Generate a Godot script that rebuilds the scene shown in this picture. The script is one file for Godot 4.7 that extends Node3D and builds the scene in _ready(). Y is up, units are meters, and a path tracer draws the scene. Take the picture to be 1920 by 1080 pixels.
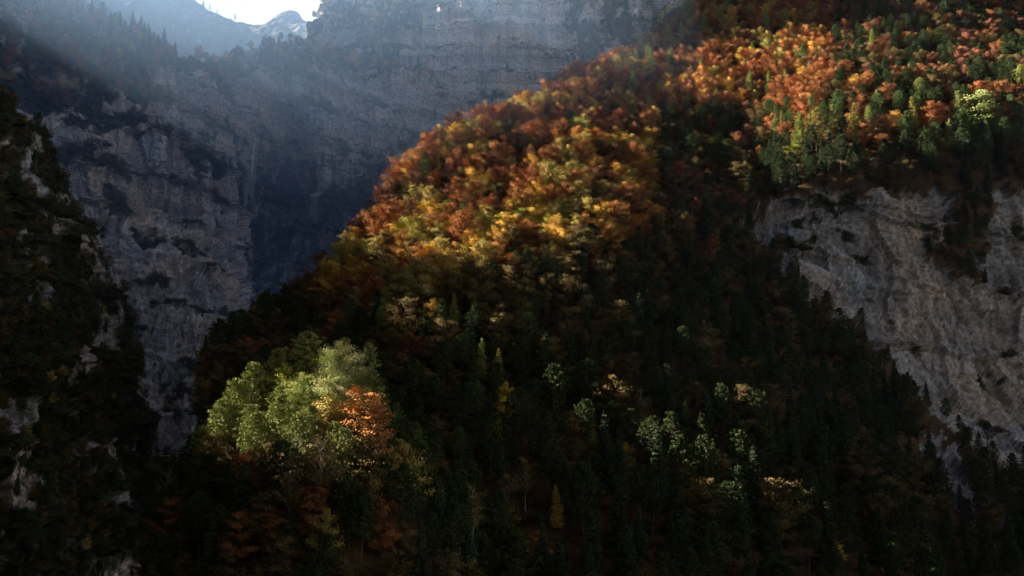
extends Node3D
# A wooded autumn gorge seen from the air: sunlit beech ridge, hazy limestone walls, dark cliffs.

const F := 1507.0            # focal length in pixels of a 1920 wide picture
const PITCH := 5.0
const EYE := Vector3(0, 160, 0)
var eye_basis := Basis(Vector3.RIGHT, deg_to_rad(PITCH))

func at(px: float, py: float, d: float) -> Vector3:
	return EYE + eye_basis * Vector3((px - 960.0) / F * d, (540.0 - py) / F * d, -d)

func pix(p: Vector3) -> Vector3:                # picture place and distance of a point
	var q := eye_basis.inverse() * (p - EYE)
	var d := maxf(-q.z, 0.01)
	return Vector3(960.0 + q.x / d * F, 540.0 - q.y / d * F, d)

# ------------------------------------------------------------------ camera, sky, sun
func setup_view() -> void:
	var cam := Camera3D.new()
	cam.name = "camera"
	cam.fov = rad_to_deg(2.0 * atan(540.0 / F))
	cam.position = EYE
	cam.rotation_degrees.x = PITCH
	cam.near = 0.5
	cam.far = 9000.0
	add_child(cam)
	cam.current = true
	var sun := DirectionalLight3D.new()
	sun.name = "sun"
	sun.light_energy = 1.6
	sun.light_color = Color(1.0, 0.93, 0.82)
	sun.light_angular_distance = 0.5
	sun.shadow_enabled = true
	var az := deg_to_rad(65.0)
	var el := deg_to_rad(30.0)
	var towards := Vector3(-sin(az) * cos(el), sin(el), -cos(az) * cos(el))
	add_child(sun)
	sun.look_at_from_position(towards * 100.0, Vector3.ZERO, Vector3.UP)
	var sm := ProceduralSkyMaterial.new()
	sm.sky_top_color = Color(0.42, 0.60, 0.95)
	sm.sky_horizon_color = Color(4.1, 4.1, 4.1)
	sm.sky_curve = 0.22
	sm.ground_bottom_color = Color(0.05, 0.05, 0.05)
	sm.ground_horizon_color = Color(0.3, 0.3, 0.3)
	sm.sun_angle_max = 75.0
	sm.sun_curve = 0.6
	var sky := Sky.new()
	sky.sky_material = sm
	var env := Environment.new()
	env.background_mode = Environment.BG_SKY
	env.sky = sky
	env.background_energy_multiplier = 0.0125
	env.tonemap_mode = Environment.TONE_MAPPER_LINEAR
	env.tonemap_exposure = 16.0
	env.fog_enabled = true
	env.fog_density = 0.000005
	env.fog_light_color = Color(0.66, 0.78, 1.0)
	env.volumetric_fog_enabled = true
	env.volumetric_fog_density = 0.0
	env.sdfgi_enabled = true
	env.ssao_enabled = true
	env.ssil_enabled = true
	var we := WorldEnvironment.new()
	we.name = "environment"
	we.environment = env
	add_child(we)

# ------------------------------------------------------------------ helpers
var rng := RandomNumberGenerator.new()
var nz_a := FastNoiseLite.new()       # broad
var nz_b := FastNoiseLite.new()       # medium, ridged
var nz_c := FastNoiseLite.new()       # fine
var nz_cell := FastNoiseLite.new()    # blocks
var nz_crack := FastNoiseLite.new()   # joints between blocks

func setup_noise() -> void:
	rng.seed = 4711
	nz_a.seed = 3; nz_a.frequency = 0.02; nz_a.fractal_octaves = 3
	nz_b.seed = 5; nz_b.frequency = 0.06; nz_b.fractal_type = FastNoiseLite.FRACTAL_RIDGED; nz_b.fractal_octaves = 4
	nz_c.seed = 9; nz_c.frequency = 0.25; nz_c.fractal_octaves = 4
	nz_cell.seed = 12; nz_cell.noise_type = FastNoiseLite.TYPE_CELLULAR; nz_cell.frequency = 0.09
	nz_cell.cellular_return_type = FastNoiseLite.RETURN_CELL_VALUE
	nz_crack.seed = 12; nz_crack.noise_type = FastNoiseLite.TYPE_CELLULAR; nz_crack.frequency = 0.10; nz_crack.fractal_type = FastNoiseLite.FRACTAL_NONE
	nz_crack.cellular_return_type = FastNoiseLite.RETURN_DISTANCE2_SUB
	nz_cell.fractal_type = FastNoiseLite.FRACTAL_NONE

func lin(r: float, g: float, b: float) -> Color:
	return Color(r, g, b).linear_to_srgb()

func named(o: Node3D, called: String, kind := "") -> Node3D:
	o.name = called
	if kind != "":
		o.set_meta("kind", kind)
	add_child(o, true)
	return o

func noise_texture(freq: float, lo: float, hi: float, sd: int, ridged := false) -> ImageTexture:
	var n := FastNoiseLite.new()
	n.seed = sd; n.frequency = freq; n.fractal_octaves = 5
	if ridged:
		n.fractal_type = FastNoiseLite.FRACTAL_RIDGED
	var im := n.get_seamless_image(512, 512)
	im.convert(Image.FORMAT_RGB8)
	for y in 512:
		for x in 512:
			var v := im.get_pixel(x, y).r
			v = lerpf(lo, hi, v)
			im.set_pixel(x, y, Color(v, v, v))
	return ImageTexture.create_from_image(im)

var rock_tex: ImageTexture
var M := {}

func setup_materials() -> void:
	rock_tex = noise_texture(0.02, 0.45, 1.0, 21)
	for k in ["rock", "soil"]:
		var m := StandardMaterial3D.new()
		m.vertex_color_use_as_albedo = true
		m.roughness = 0.95
		m.metallic_specular = 0.2
		m.albedo_texture = rock_tex
		m.uv1_triplanar = true
		m.uv1_world_triplanar = true
		m.uv1_scale = Vector3(0.045, 0.045, 0.045) if k == "rock" else Vector3(0.1, 0.1, 0.1)
		M[k] = m

# ------------------------------------------------------------------ landforms: a net of points, smoothed and broken up
class Sheet:
	var net: Array = []          # columns, each an Array of Vector3
	var cols := 0
	var rows := 0
	func cr(a: Vector3, b: Vector3, c: Vector3, d: Vector3, t: float) -> Vector3:
		return b.cubic_interpolate(c, a, d, t)
	func point(u: float, v: float) -> Vector3:       # u across the columns, v down the rows
		u = clampf(u, 0.0, cols - 1.001); v = clampf(v, 0.0, rows - 1.001)
		var i := int(u); var j := int(v)
		var tu := u - i; var tv := v - j
		var r: Array[Vector3] = []
		for k in range(i - 1, i + 3):
			var col: Array = net[clampi(k, 0, cols - 1)]
			r.append(cr(col[maxi(j - 1, 0)], col[j], col[mini(j + 1, rows - 1)], col[mini(j + 2, rows - 1)], tv))
		return cr(r[0], r[1], r[2], r[3], tu)

func sheet(stations: Array, back := 2) -> Sheet:
	# stations: [px, py, depth, py, depth, ...] from the crest down; rows behind the crest are added so that each landform has a far side
	var s := Sheet.new()
	for st in stations:
		var col: Array = []
		var crest := at(st[0], st[1], st[2])
		var away := (crest - EYE); away.y = 0.0
		away = away.normalized()
		if back >= 2:
			col.append(crest + away * 170.0 + Vector3.DOWN * 150.0)
		if back >= 1:
			col.append(crest + away * 45.0 + Vector3.DOWN * 18.0)
		var k := 1
		while k < st.size():
			col.append(at(st[0] if not st[k] is Vector3 else st[k].x, st[k], st[k + 1]))
			k += 2
		s.net.append(col)
	s.cols = s.net.size()
	s.rows = s.net[0].size()
	return s

func bed_height(p: Vector3) -> float:
	return p.y + 0.14 * p.x + 7.0 * nz_a.get_noise_3d(p.x * 0.3, p.y * 0.3, p.z * 0.3)

func ledge(p: Vector3) -> float:
	# 1 on the narrow shelves between the great bands of rock, where plants find hold
	var t := bed_height(p) / 23.0 + 0.25 * nz_a.get_noise_2d(p.x * 0.8, p.z * 0.8)
	var f := t - floorf(t)
	return (1.0 - smoothstep(0.08, 0.26, f)) * smoothstep(-0.25, 0.2, nz_a.get_noise_3d(p.x * 1.5, p.y * 0.6 + 30.0, p.z * 1.5))

func rock_push(p: Vector3, strength: float, flutes := 1.0, fine := true) -> float:
	# great bands with shelves, beds of uneven thickness, upright joints, blocks and fine breakage
	var h := bed_height(p)
	var t := h / 23.0 + 0.25 * nz_a.get_noise_2d(p.x * 0.8, p.z * 0.8)
	var f := t - floorf(t)
	var d := -3.2 * smoothstep(0.0, 0.22, f) * (1.0 - f * 0.6)
	for scale in [6.5, 2.6]:
		if scale < 3.0 and not fine:
			continue
		t = h / scale
		f = t - floorf(t)
		var rnd := sin(floorf(t) * 127.1 + scale) * 0.5 + 0.5
		d += scale * 0.24 * smoothstep(0.0, 0.14, f) * (1.0 - 0.5 * f) * (0.15 + 0.85 * rnd)
	d += 2.6 * flutes * nz_b.get_noise_3d(p.x * 0.9, p.y * 0.07, p.z * 0.9)
	d += 1.5 * nz_cell.get_noise_3d(p.x, h * 0.45, p.z)
	d -= 0.8 * (1.0 - smoothstep(0.0, 0.14, nz_crack.get_noise_3d(p.x, h * 0.5, p.z) + 1.0))
	d += 0.45 * nz_c.get_noise_3d(p.x, p.y, p.z)
	return d * strength

func build_sheet(s: Sheet, nu: int, nv: int, v0: float, v1: float, relief: Callable, shade: Callable, split: Callable) -> Array:
	# returns one mesh for each value that split gives (0 or 1)
	var pos := PackedVector3Array(); pos.resize((nu + 1) * (nv + 1))
	var base := PackedVector3Array(); base.resize((nu + 1) * (nv + 1))
	for i in nu + 1:
		for j in nv + 1:
			base[i * (nv + 1) + j] = s.point(float(i) / nu * (s.cols - 1), lerpf(v0, v1, float(j) / nv))
	var col := PackedColorArray(); col.resize(pos.size())
	var side := PackedInt32Array(); side.resize(pos.size())
	for i in nu + 1:
		for j in nv + 1:
			var k := i * (nv + 1) + j
			var du := base[mini(i + 1, nu) * (nv + 1) + j] - base[maxi(i - 1, 0) * (nv + 1) + j]
			var dv := base[i * (nv + 1) + mini(j + 1, nv)] - base[i * (nv + 1) + maxi(j - 1, 0)]
			var n := dv.cross(du).normalized()
			var p := base[k]
			var q := pix(p)
			var m: int = split.call(p, q)
			side[k] = m
			p += n * float(relief.call(p, q, m))
			pos[k] = p
			col[k] = shade.call(p, q, m, n)
	var out := []
	for m in 2:
		var idx := PackedInt32Array()
		for i in nu:
			for j in nv:
				var a := i * (nv + 1) + j
				if side[a] != m:
					continue
				var b := a + nv + 1
				idx.append_array([a, a + 1, b, b, a + 1, b + 1])
		if idx.is_empty():
			out.append(null)
			continue
		var used := {}
		var vv := PackedVector3Array(); var cc := PackedColorArray(); var ii := PackedInt32Array()
		for k in idx:
			if not used.has(k):
				used[k] = vv.size()
				vv.append(pos[k]); cc.append(col[k])
			ii.append(used[k])
		out.append(raw_mesh(vv, cc, ii, m == 0))
	return out

func raw_mesh(v: PackedVector3Array, c: PackedColorArray, i: PackedInt32Array, smooth := false) -> ArrayMesh:
	var arr := []
	arr.resize(Mesh.ARRAY_MAX)
	arr[Mesh.ARRAY_VERTEX] = v
	arr[Mesh.ARRAY_COLOR] = c
	arr[Mesh.ARRAY_INDEX] = i
	if smooth:
		var n := PackedVector3Array(); n.resize(v.size())
		for k in range(0, i.size(), 3):
			var x := (v[i[k + 2]] - v[i[k]]).cross(v[i[k + 1]] - v[i[k]])
			n[i[k]] += x; n[i[k + 1]] += x; n[i[k + 2]] += x
		for k in n.size():
			n[k] = n[k].normalized() if n[k].length_squared() > 0.0 else Vector3.UP
		arr[Mesh.ARRAY_NORMAL] = n
	var m := ArrayMesh.new()
	m.add_surface_from_arrays(Mesh.PRIMITIVE_TRIANGLES, arr)
	return m

func inside(poly: PackedVector2Array, q: Vector3, ragged: float) -> bool:
	var w := Vector2(q.x + ragged * nz_c.get_noise_2d(q.x * 0.12, q.y * 0.12), q.y + ragged * nz_c.get_noise_2d(q.x * 0.12 + 400.0, q.y * 0.12))
	return Geometry2D.is_point_in_polygon(w, poly)

# colours of the ground itself
const LIMESTONE := Color(0.225, 0.216, 0.225)

func rock_color(p: Vector3, tint: Color, veg: float) -> Color:
	var h := bed_height(p)
	var bed := sin(floorf(h / 6.5) * 91.7) * 0.16 + sin(floorf(h / 2.6) * 57.3) * 0.10
	var g := 1.0 + bed + 0.50 * nz_b.get_noise_3d(p.x * 2.6, p.y * 0.06, p.z * 2.6) + 0.22 * nz_c.get_noise_3d(p.x * 0.8, p.y * 0.8, p.z * 0.8) + 0.30 * nz_cell.get_noise_3d(p.x, h * 0.45, p.z)
	g = clampf(g, 0.3, 1.6)
	var w := nz_a.get_noise_3d(p.x * 1.4 + 90.0, p.y * 1.4, p.z * 1.4)
	var c := Color(tint.r * g * (1.0 + 0.30 * w), tint.g * g * (1.0 + 0.06 * w), tint.b * g * (1.0 - 0.18 * w))
	var t := nz_a.get_noise_3d(p.x * 1.6, p.y * 1.6 + 50.0, p.z * 1.6) + 0.5 * nz_c.get_noise_3d(p.x * 0.5, p.y * 0.5, p.z * 0.5) + 0.45 * ledge(p)
	var k := smoothstep(0.0, 0.14, t - veg)
	return c.lerp(Color(0.030, 0.034, 0.020), k)

func soil_color(p: Vector3) -> Color:
	var a := nz_c.get_noise_3d(p.x, p.y, p.z) * 0.5 + 0.5
	return Color(0.045, 0.034, 0.022).lerp(Color(0.10, 0.06, 0.03), a)

# ------------------------------------------------------------------ the landforms of this gorge
var hill: Sheet
var knoll: Sheet
var left_wall: Sheet
var far_wall: Sheet
var high_wall: Sheet
var far_ridge: Sheet
var cliff_poly: PackedVector2Array
var cliff_poly_b: PackedVector2Array
var slab_poly: PackedVector2Array
var thicket_poly: PackedVector2Array

func put(mesh: Mesh, mat: String, called: String, label := "", category := "") -> void:
	if mesh == null:
		return
	var o := MeshInstance3D.new()
	o.mesh = mesh
	o.material_override = M[mat]
	named(o, called, "structure")
	if label != "":
		o.set_meta("label", label)
		o.set_meta("category", category)

func is_cliff(q: Vector3) -> bool:
	if q.x < 1340.0:
		return false
	if inside(thicket_poly, q, 34.0):
		return false
	return inside(cliff_poly, q, 34.0) or inside(cliff_poly_b, q, 30.0) or inside(slab_poly, q, 26.0)

func build_land() -> void:
	cliff_poly = PackedVector2Array([Vector2(1385, 415), Vector2(1430, 380), Vector2(1480, 366), Vector2(1560, 360), Vector2(1700, 356), Vector2(1780, 352), Vector2(1792, 400), Vector2(1770, 440), Vector2(1800, 470), Vector2(1790, 520), Vector2(1840, 540), Vector2(1930, 545), Vector2(2100, 560), Vector2(2100, 900), Vector2(1920, 880), Vector2(1870, 870), Vector2(1785, 805), Vector2(1725, 735), Vector2(1670, 672), Vector2(1580, 615), Vector2(1515, 555), Vector2(1460, 500), Vector2(1410, 455)])
	cliff_poly_b = PackedVector2Array([Vector2(1850, 440), Vector2(1880, 355), Vector2(1930, 345), Vector2(2100, 350), Vector2(2100, 640), Vector2(1900, 620), Vector2(1830, 520)])
	slab_poly = PackedVector2Array([Vector2(1720, 800), Vector2(1760, 815), Vector2(1800, 860), Vector2(1832, 910), Vector2(1830, 975), Vector2(1800, 970), Vector2(1760, 900), Vector2(1730, 840)])
	thicket_poly = PackedVector2Array([Vector2(1730, 480), Vector2(1770, 445), Vector2(1800, 380), Vector2(1860, 400), Vector2(1850, 470), Vector2(1800, 500)])

	hill = sheet([
		[380, 720, 225, 770, 212, 820, 200, 880, 186, 950, 171, 1030, 156, 1180, 134],
		[430, 665, 232, 720, 217, 790, 201, 860, 186, 940, 170, 1020, 155, 1180, 134],
		[520, 610, 240, 665, 225, 735, 206, 810, 188, 890, 172, 990, 156, 1180, 134],
		[620, 535, 246, 590, 230, 660, 209, 740, 191, 830, 174, 940, 156, 1180, 131],
		[720, 420, 275, 475, 252, 545, 228, 635, 204, 745, 183, 885, 160, 1180, 129],
		[820, 300, 305, 375, 274, 455, 243, 545, 215, 665, 190, 835, 164, 1180, 127],
		[950, 240, 335, 322, 294, 420, 254, 520, 222, 650, 195, 830, 166, 1180, 125],
		[1100, 165, 385, 252, 330, 350, 280, 460, 243, 600, 212, 800, 177, 1180, 125],
		[1250, 65, 505, 165, 412, 290, 324, 420, 272, 580, 228, 790, 184, 1180, 127],
		[1400, -60, 525, 80, 440, 225, 372, 365, 302, 525, 258, 760, 198, 1180, 131],
		[1550, -140, 540, 60, 424, 195, 344, 342, 294, 505, 266, 760, 220, 1180, 138],
		[1750, -220, 560, 40, 418, 195, 332, 345, 292, 525, 274, 785, 240, 1180, 150],
		[1950, -260, 570, 30, 425, 200, 328, 345, 300, 540, 284, 800, 248, 1180, 155],
		[2200, -260, 570, 30, 425, 200, 330, 345, 308, 540, 294, 800, 254, 1180, 150]])
	var hr := func(p: Vector3, q: Vector3, m: int) -> float:
		return rock_push(p, 0.95 if q.y < 560.0 else 0.8, 0.7) - 1.0 if m == 1 else 2.2 * nz_a.get_noise_3d(p.x, p.y, p.z) + 0.6 * nz_c.get_noise_3d(p.x * 0.6, p.y * 0.6, p.z * 0.6)
	var hs := func(p: Vector3, q: Vector3, m: int, n: Vector3) -> Color:
		return rock_color(p, LIMESTONE, 0.45) if m == 1 else soil_color(p)
	var hm := func(p: Vector3, q: Vector3) -> int:
		return 1 if is_cliff(q) else 0
	var r := build_sheet(hill, 600, 450, 0.6, 8.0, hr, hs, hm)
	put(r[0], "soil", "hillside", "steep wooded hillside rising to the right under autumn trees", "hillside")
	put(r[1], "rock", "cliff", "bare grey cliff of broken beds below the trees at right", "cliff")

	knoll = sheet([
		[270, 1000, 140, 1030, 132, 1070, 124, 1110, 117, 1150, 112, 1200, 107, 1300, 100],
		[360, 900, 138, 930, 130, 970, 123, 1020, 117, 1070, 112, 1130, 107, 1280, 100],
		[440, 820, 138, 845, 131, 885, 124, 940, 118, 1000, 112, 1080, 106, 1260, 99],
		[560, 760, 140, 785, 131, 825, 123, 880, 116, 950, 110, 1050, 104, 1250, 98],
		[650, 765, 140, 790, 131, 835, 123, 890, 116, 960, 110, 1060, 104, 1250, 98],
		[730, 830, 141, 860, 132, 905, 124, 955, 117, 1010, 111, 1090, 105, 1260, 98],
		[800, 920, 140, 945, 132, 985, 124, 1030, 117, 1080, 111, 1140, 106, 1280, 99],
		[880, 1010, 138, 1035, 130, 1070, 122, 1110, 116, 1150, 111, 1200, 106, 1300, 100]], 1)
	r = build_sheet(knoll, 150, 150, 0.0, 7.0, hr, hs, func(_p, _q) -> int: return 0)
	put(r[0], "soil", "knoll", "wooded knoll in front of the dark hillside at lower left", "knoll")

	left_wall = sheet([
		[-460, -330, 230, -100, 222, 150, 214, 400, 206, 640, 198, 880, 190, 1240, 176],
		[-250, -230, 236, -20, 230, 180, 222, 420, 214, 650, 204, 890, 194, 1240, 178],
		[-115, -60, 246, 90, 240, 260, 232, 460, 224, 670, 212, 900, 200, 1240, 182],
		[-40, 60, 256, 180, 250, 320, 243, 500, 234, 690, 222, 900, 208, 1240, 186],
		[25, 190, 268, 270, 262, 390, 255, 540, 246, 710, 233, 910, 216, 1240, 191],
		[95, 300, 282, 370, 275, 470, 267, 590, 257, 740, 243, 920, 225, 1240, 197],
		[155, 420, 295, 480, 288, 560, 279, 660, 268, 780, 254, 940, 234, 1240, 203],
		[210, 545, 305, 600, 297, 670, 287, 750, 275, 840, 261, 970, 241, 1240, 208],
		[258, 690, 306, 740, 297, 790, 288, 850, 277, 920, 264, 1020, 246, 1240, 212],
		[300, 860, 300, 890, 292, 930, 283, 970, 273, 1030, 261, 1100, 246, 1260, 215],
		[350, 960, 300, 990, 292, 1020, 283, 1060, 273, 1110, 261, 1170, 246, 1300, 215]])
	var lr := func(p: Vector3, q: Vector3, m: int) -> float: return rock_push(p, 1.5) - 1.0
	var ls := func(p: Vector3, q: Vector3, m: int, n: Vector3) -> Color: return rock_color(p, LIMESTONE, -0.32)
	r = build_sheet(left_wall, 300, 400, 0.4, 8.0, lr, ls, func(_p, _q) -> int: return 1)
	put(r[1], "rock", "near_rock_wall", "dark broken rock wall with thickets along the left edge", "rock wall")

	far_wall = sheet([
		[-200, -90, 440, 0, 425, 110, 412, 230, 400, 360, 388, 560, 365, 940, 320],
		[-60, -60, 450, 20, 435, 110, 420, 230, 405, 360, 392, 560, 368, 940, 322],
		[100, -5, 470, 60, 445, 130, 425, 230, 410, 360, 396, 560, 372, 940, 324],
		[200, 45, 490, 95, 460, 150, 436, 250, 420, 370, 404, 560, 376, 940, 326],
		[265, 78, 500, 105, 470, 160, 455, 260, 440, 390, 425, 560, 380, 940, 328],
		[330, 108, 520, 122, 480, 170, 468, 270, 452, 400, 436, 560, 384, 940, 330],
		[385, 130, 540, 145, 505, 190, 490, 280, 474, 405, 452, 560, 392, 940, 333],
		[440, 108, 570, 135, 545, 200, 528, 300, 512, 420, 490, 570, 425, 940, 340],
		[490, 88, 600, 125, 575, 200, 566, 300, 588, 430, 600, 580, 560, 940, 400],
		[550, 84, 620, 120, 590, 200, 580, 300, 600, 430, 605, 590, 560, 940, 410],
		[610, 92, 630, 130, 605, 210, 585, 310, 568, 430, 545, 590, 500, 940, 390],
		[680, 125, 645, 160, 625, 230, 605, 320, 580, 440, 548, 600, 500, 940, 400],
		[780, 130, 670, 170, 650, 240, 630, 330, 605, 450, 570, 610, 520, 940, 420],
		[920, 190, 700, 230, 680, 290, 660, 370, 630, 480, 600, 640, 550, 940, 450],
		[1100, 230, 720, 270, 700, 330, 680, 400, 650, 500, 620, 650, 570, 940, 480]])
	var fr := func(p: Vector3, q: Vector3, m: int) -> float: return rock_push(p, 1.6) - 1.0
	var fs := func(p: Vector3, q: Vector3, m: int, n: Vector3) -> Color:
		var veg := 0.38
		if q.x < 280.0 and q.y < 250.0 - absf(q.x - 190.0) * 0.3:
			veg = -0.3
		elif q.x > 450.0 and q.y > 300.0:
			veg = -0.05
		elif q.y < 130.0:
			veg = -0.25
		var tint := LIMESTONE
		if q.y > 400.0 and q.x < 470.0:
			tint = LIMESTONE * 1.35
			veg = 0.5
		return rock_color(p, tint, veg)
	r = build_sheet(far_wall, 560, 470, 1.0, 8.0, fr, fs, func(_p, _q) -> int: return 1)
	put(r[1], "rock", "far_rock_wall", "hazy grey rock wall behind the sunlit ridge", "rock wall")

	high_wall = Sheet.new()
	for st in [[575, 70, 800, 586, 52, 812, 598, 38, 820, 606, 18, 828, 614, -4, 836, 626, -60, 850, 650, -160, 870],
			[600, 150, 770, 612, 110, 776, 624, 80, 786, 636, 50, 796, 650, 10, 806, 670, -60, 820, 700, -170, 840],
			[660, 230, 745, 666, 180, 752, 674, 130, 760, 684, 80, 770, 696, 20, 782, 716, -60, 800, 750, -180, 830],
			[760, 300, 730, 760, 240, 735, 764, 180, 738, 770, 110, 746, 780, 40, 758, 796, -60, 775, 820, -190, 800],
			[880, 360, 715, 880, 290, 720, 880, 220, 722, 882, 140, 728, 886, 50, 736, 890, -60, 748, 900, -200, 770],
			[1000, 400, 700, 1000, 320, 702, 1000, 240, 706, 1000, 150, 712, 1000, 50, 720, 1000, -60, 730, 1000, -210, 750],
			[1130, 400, 680, 1130, 320, 682, 1130, 240, 684, 1130, 150, 688, 1130, 50, 694, 1130, -60, 702, 1130, -210, 720],
			[1300, 400, 650, 1300, 320, 652, 1300, 240, 654, 1300, 150, 656, 1300, 50, 660, 1300, -60, 666, 1300, -210, 680]]:
		var col: Array = []
		for k in range(0, st.size(), 3):
			col.push_front(at(st[k], st[k + 1], st[k + 2]))
		high_wall.net.append(col)
	var first: Array = high_wall.net[0]
	var turn: Array = []
	for p in first:
		turn.append(p + Vector3(-30, -60, -220))
	high_wall.net.push_front(turn)
	high_wall.cols = high_wall.net.size()
	high_wall.rows = first.size()
	var us := func(p: Vector3, q: Vector3, m: int, n: Vector3) -> Color:
		var veg := 0.42
		if q.x < 790.0 and q.y < 190.0 - (q.x - 600.0) * 0.25:
			veg = -0.12
		elif q.x > 1060.0:
			veg = -0.1
		return rock_color(p, LIMESTONE, veg)
	r = build_sheet(high_wall, 340, 260, 0.0, 6.0, fr, us, func(_p, _q) -> int: return 1)
	put(r[1], "rock", "high_rock_wall", "tall pale rock wall rising out of frame beside the bright gap", "rock wall")

	far_ridge = sheet([
		[150, -120, 1250, -70, 1200, 0, 1150, 120, 1080, 300, 980],
		[280, -110, 1270, -40, 1210, 20, 1160, 130, 1090, 300, 990],
		[345, -22, 1290, 10, 1230, 50, 1180, 140, 1100, 300, 1000],
		[375, 10, 1300, 30, 1240, 60, 1190, 140, 1110, 300, 1010],
		[440, 38, 1320, 52, 1260, 80, 1200, 145, 1120, 300, 1020],
		[500, 45, 1340, 58, 1280, 85, 1220, 150, 1140, 300, 1040],
		[560, 48, 1350, 60, 1290, 90, 1230, 150, 1150, 300, 1050],
		[600, 40, 1360, 55, 1300, 90, 1240, 150, 1160, 300, 1060],
		[680, 20, 1380, 40, 1320, 90, 1250, 150, 1170, 300, 1070]])
	var gr := func(p: Vector3, q: Vector3, m: int) -> float: return 9.0 * nz_a.get_noise_3d(p.x * 0.6, p.y * 0.6, p.z * 0.6) + 3.0 * nz_c.get_noise_3d(p.x * 0.3, p.y * 0.3, p.z * 0.3)
	var gs := func(p: Vector3, q: Vector3, m: int, n: Vector3) -> Color: return rock_color(p, LIMESTONE, -0.6)
	r = build_sheet(far_ridge, 130, 70, 0.6, 6.0, gr, gs, func(_p, _q) -> int: return 1)
	put(r[1], "rock", "distant_ridge", "far hazy blue ridge with the bright gap of sky above it", "ridge")

	var peak := sheet([
		[470, 70, 2100, 80, 2090, 100, 2080, 130, 2060],
		[500, 46, 2120, 58, 2100, 80, 2080, 130, 2060],
		[520, 29, 2140, 45, 2110, 70, 2085, 130, 2060],
		[543, 19, 2150, 38, 2110, 65, 2085, 130, 2060],
		[562, 29, 2140, 45, 2110, 70, 2085, 130, 2060],
		[576, 46, 2120, 58, 2100, 80, 2080, 130, 2060],
		[610, 70, 2100, 80, 2090, 100, 2080, 130, 2060]], 1)
	var pr := func(p: Vector3, q: Vector3, m: int) -> float: return 6.0 * nz_b.get_noise_3d(p.x * 0.3, p.y * 0.3, p.z * 0.3)
	r = build_sheet(peak, 70, 40, 0.0, 4.0, pr, gs, func(_p, _q) -> int: return 1)
	put(r[1], "rock", "distant_peak", "small rounded far peak in the gap of sky", "peak")

	build_outer_mountain()
	# the valley floor below
	var pl := PlaneMesh.new()
	pl.size = Vector2(3600, 3600)
	pl.subdivide_width = 60
	pl.subdivide_depth = 60
	var g := MeshInstance3D.new()
	g.mesh = pl
	var gm := StandardMaterial3D.new()
	gm.albedo_color = lin(0.05, 0.05, 0.035)
	gm.roughness = 0.95
	g.material_override = gm
	g.position = Vector3(0, -60, -400)
	named(g, "ground", "structure")

func build_outer_mountain() -> void:
	# the mountain on the sunny side of the gorge, out of the picture at left: its crest is shaped to draw the edge of the shade; and an unseen slope added behind the viewer to cut sky light
	var crest := [[-1300.0, 460.0], [-900.0, 720.0], [-820.0, 690.0], [-776.0, 685.0], [-752.0, 632.0], [-740.0, 602.0], [-727.0, 572.0], [-700.0, 537.0], [-672.0, 506.0], [-637.0, 474.0], [-604.0, 450.0], [-569.0, 412.0], [-551.0, 398.0], [-537.0, 382.0], [-511.0, 348.0], [-492.0, 326.0], [-470.0, 306.0], [-448.0, 293.0], [-432.0, 279.0], [-420.0, 268.0], [-410.0, 262.0], [-404.0, 260.0], [-392.0, 268.0], [-384.0, 276.0], [-376.0, 264.0], [-367.0, 244.0], [-343.0, 230.0], [-300.0, 212.0], [-288.0, 216.0], [-262.0, 262.0], [-225.0, 330.0], [-120.0, 480.0], [0.0, 540.0], [500.0, 540.0]]
	var s := Sheet.new()
	for c in crest:
		var z: float = c[0]
		var y: float = c[1] + EYE.y
		var x: float = -maxf(400.0, 0.75 * absf(z)) if z < 0.0 else -400.0
		s.net.append([Vector3(x - 500, -60, z - 60), Vector3(x - 200, y * 0.55, z - 20), Vector3(x - 60, y - 70, z), Vector3(x, y, z), Vector3(x + 25, y * 0.7, z), Vector3(x + 50, y * 0.3, z), Vector3(x + 80, -60, z)])
	s.cols = s.net.size(); s.rows = 7
	var gr := func(p: Vector3, q: Vector3, m: int) -> float: return 6.0 * nz_a.get_noise_3d(p.x * 0.8, p.y * 0.8, p.z * 0.8) + 4.0 * nz_c.get_noise_3d(p.x * 0.3, p.y * 0.3, p.z * 0.3)
	var gs := func(p: Vector3, q: Vector3, m: int, n: Vector3) -> Color: return rock_color(p, Color(0.2, 0.2, 0.2), -0.1)
	var r := build_sheet(s, 420, 60, 0.0, 6.0, gr, gs, func(_p, _q) -> int: return 1)
	put(r[1], "rock", "mountain", "mountain on the sunny side of the gorge beyond the left edge", "mountain")
	var b := Sheet.new()
	for k in 9:
		var a := PI * (0.02 + 0.96 * k / 8.0)
		var o := Vector3(cos(a), 0, sin(a))
		b.net.append([o * 1000.0 + Vector3(0, -60, 0), o * 640.0 + Vector3(0, 680, 0), o * 500.0 + Vector3(0, 590, 0), o * 350.0 + Vector3(0, 200, 0), o * 220.0 + Vector3(0, -60, 0)])
	b.cols = 9; b.rows = 5
	r = build_sheet(b, 120, 50, 0.0, 4.0, gr, gs, func(_p, _q) -> int: return 1)
	put(r[1], "rock", "added_valley_side", "unseen valley side added behind the viewer to cut sky light", "hillside")

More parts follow.
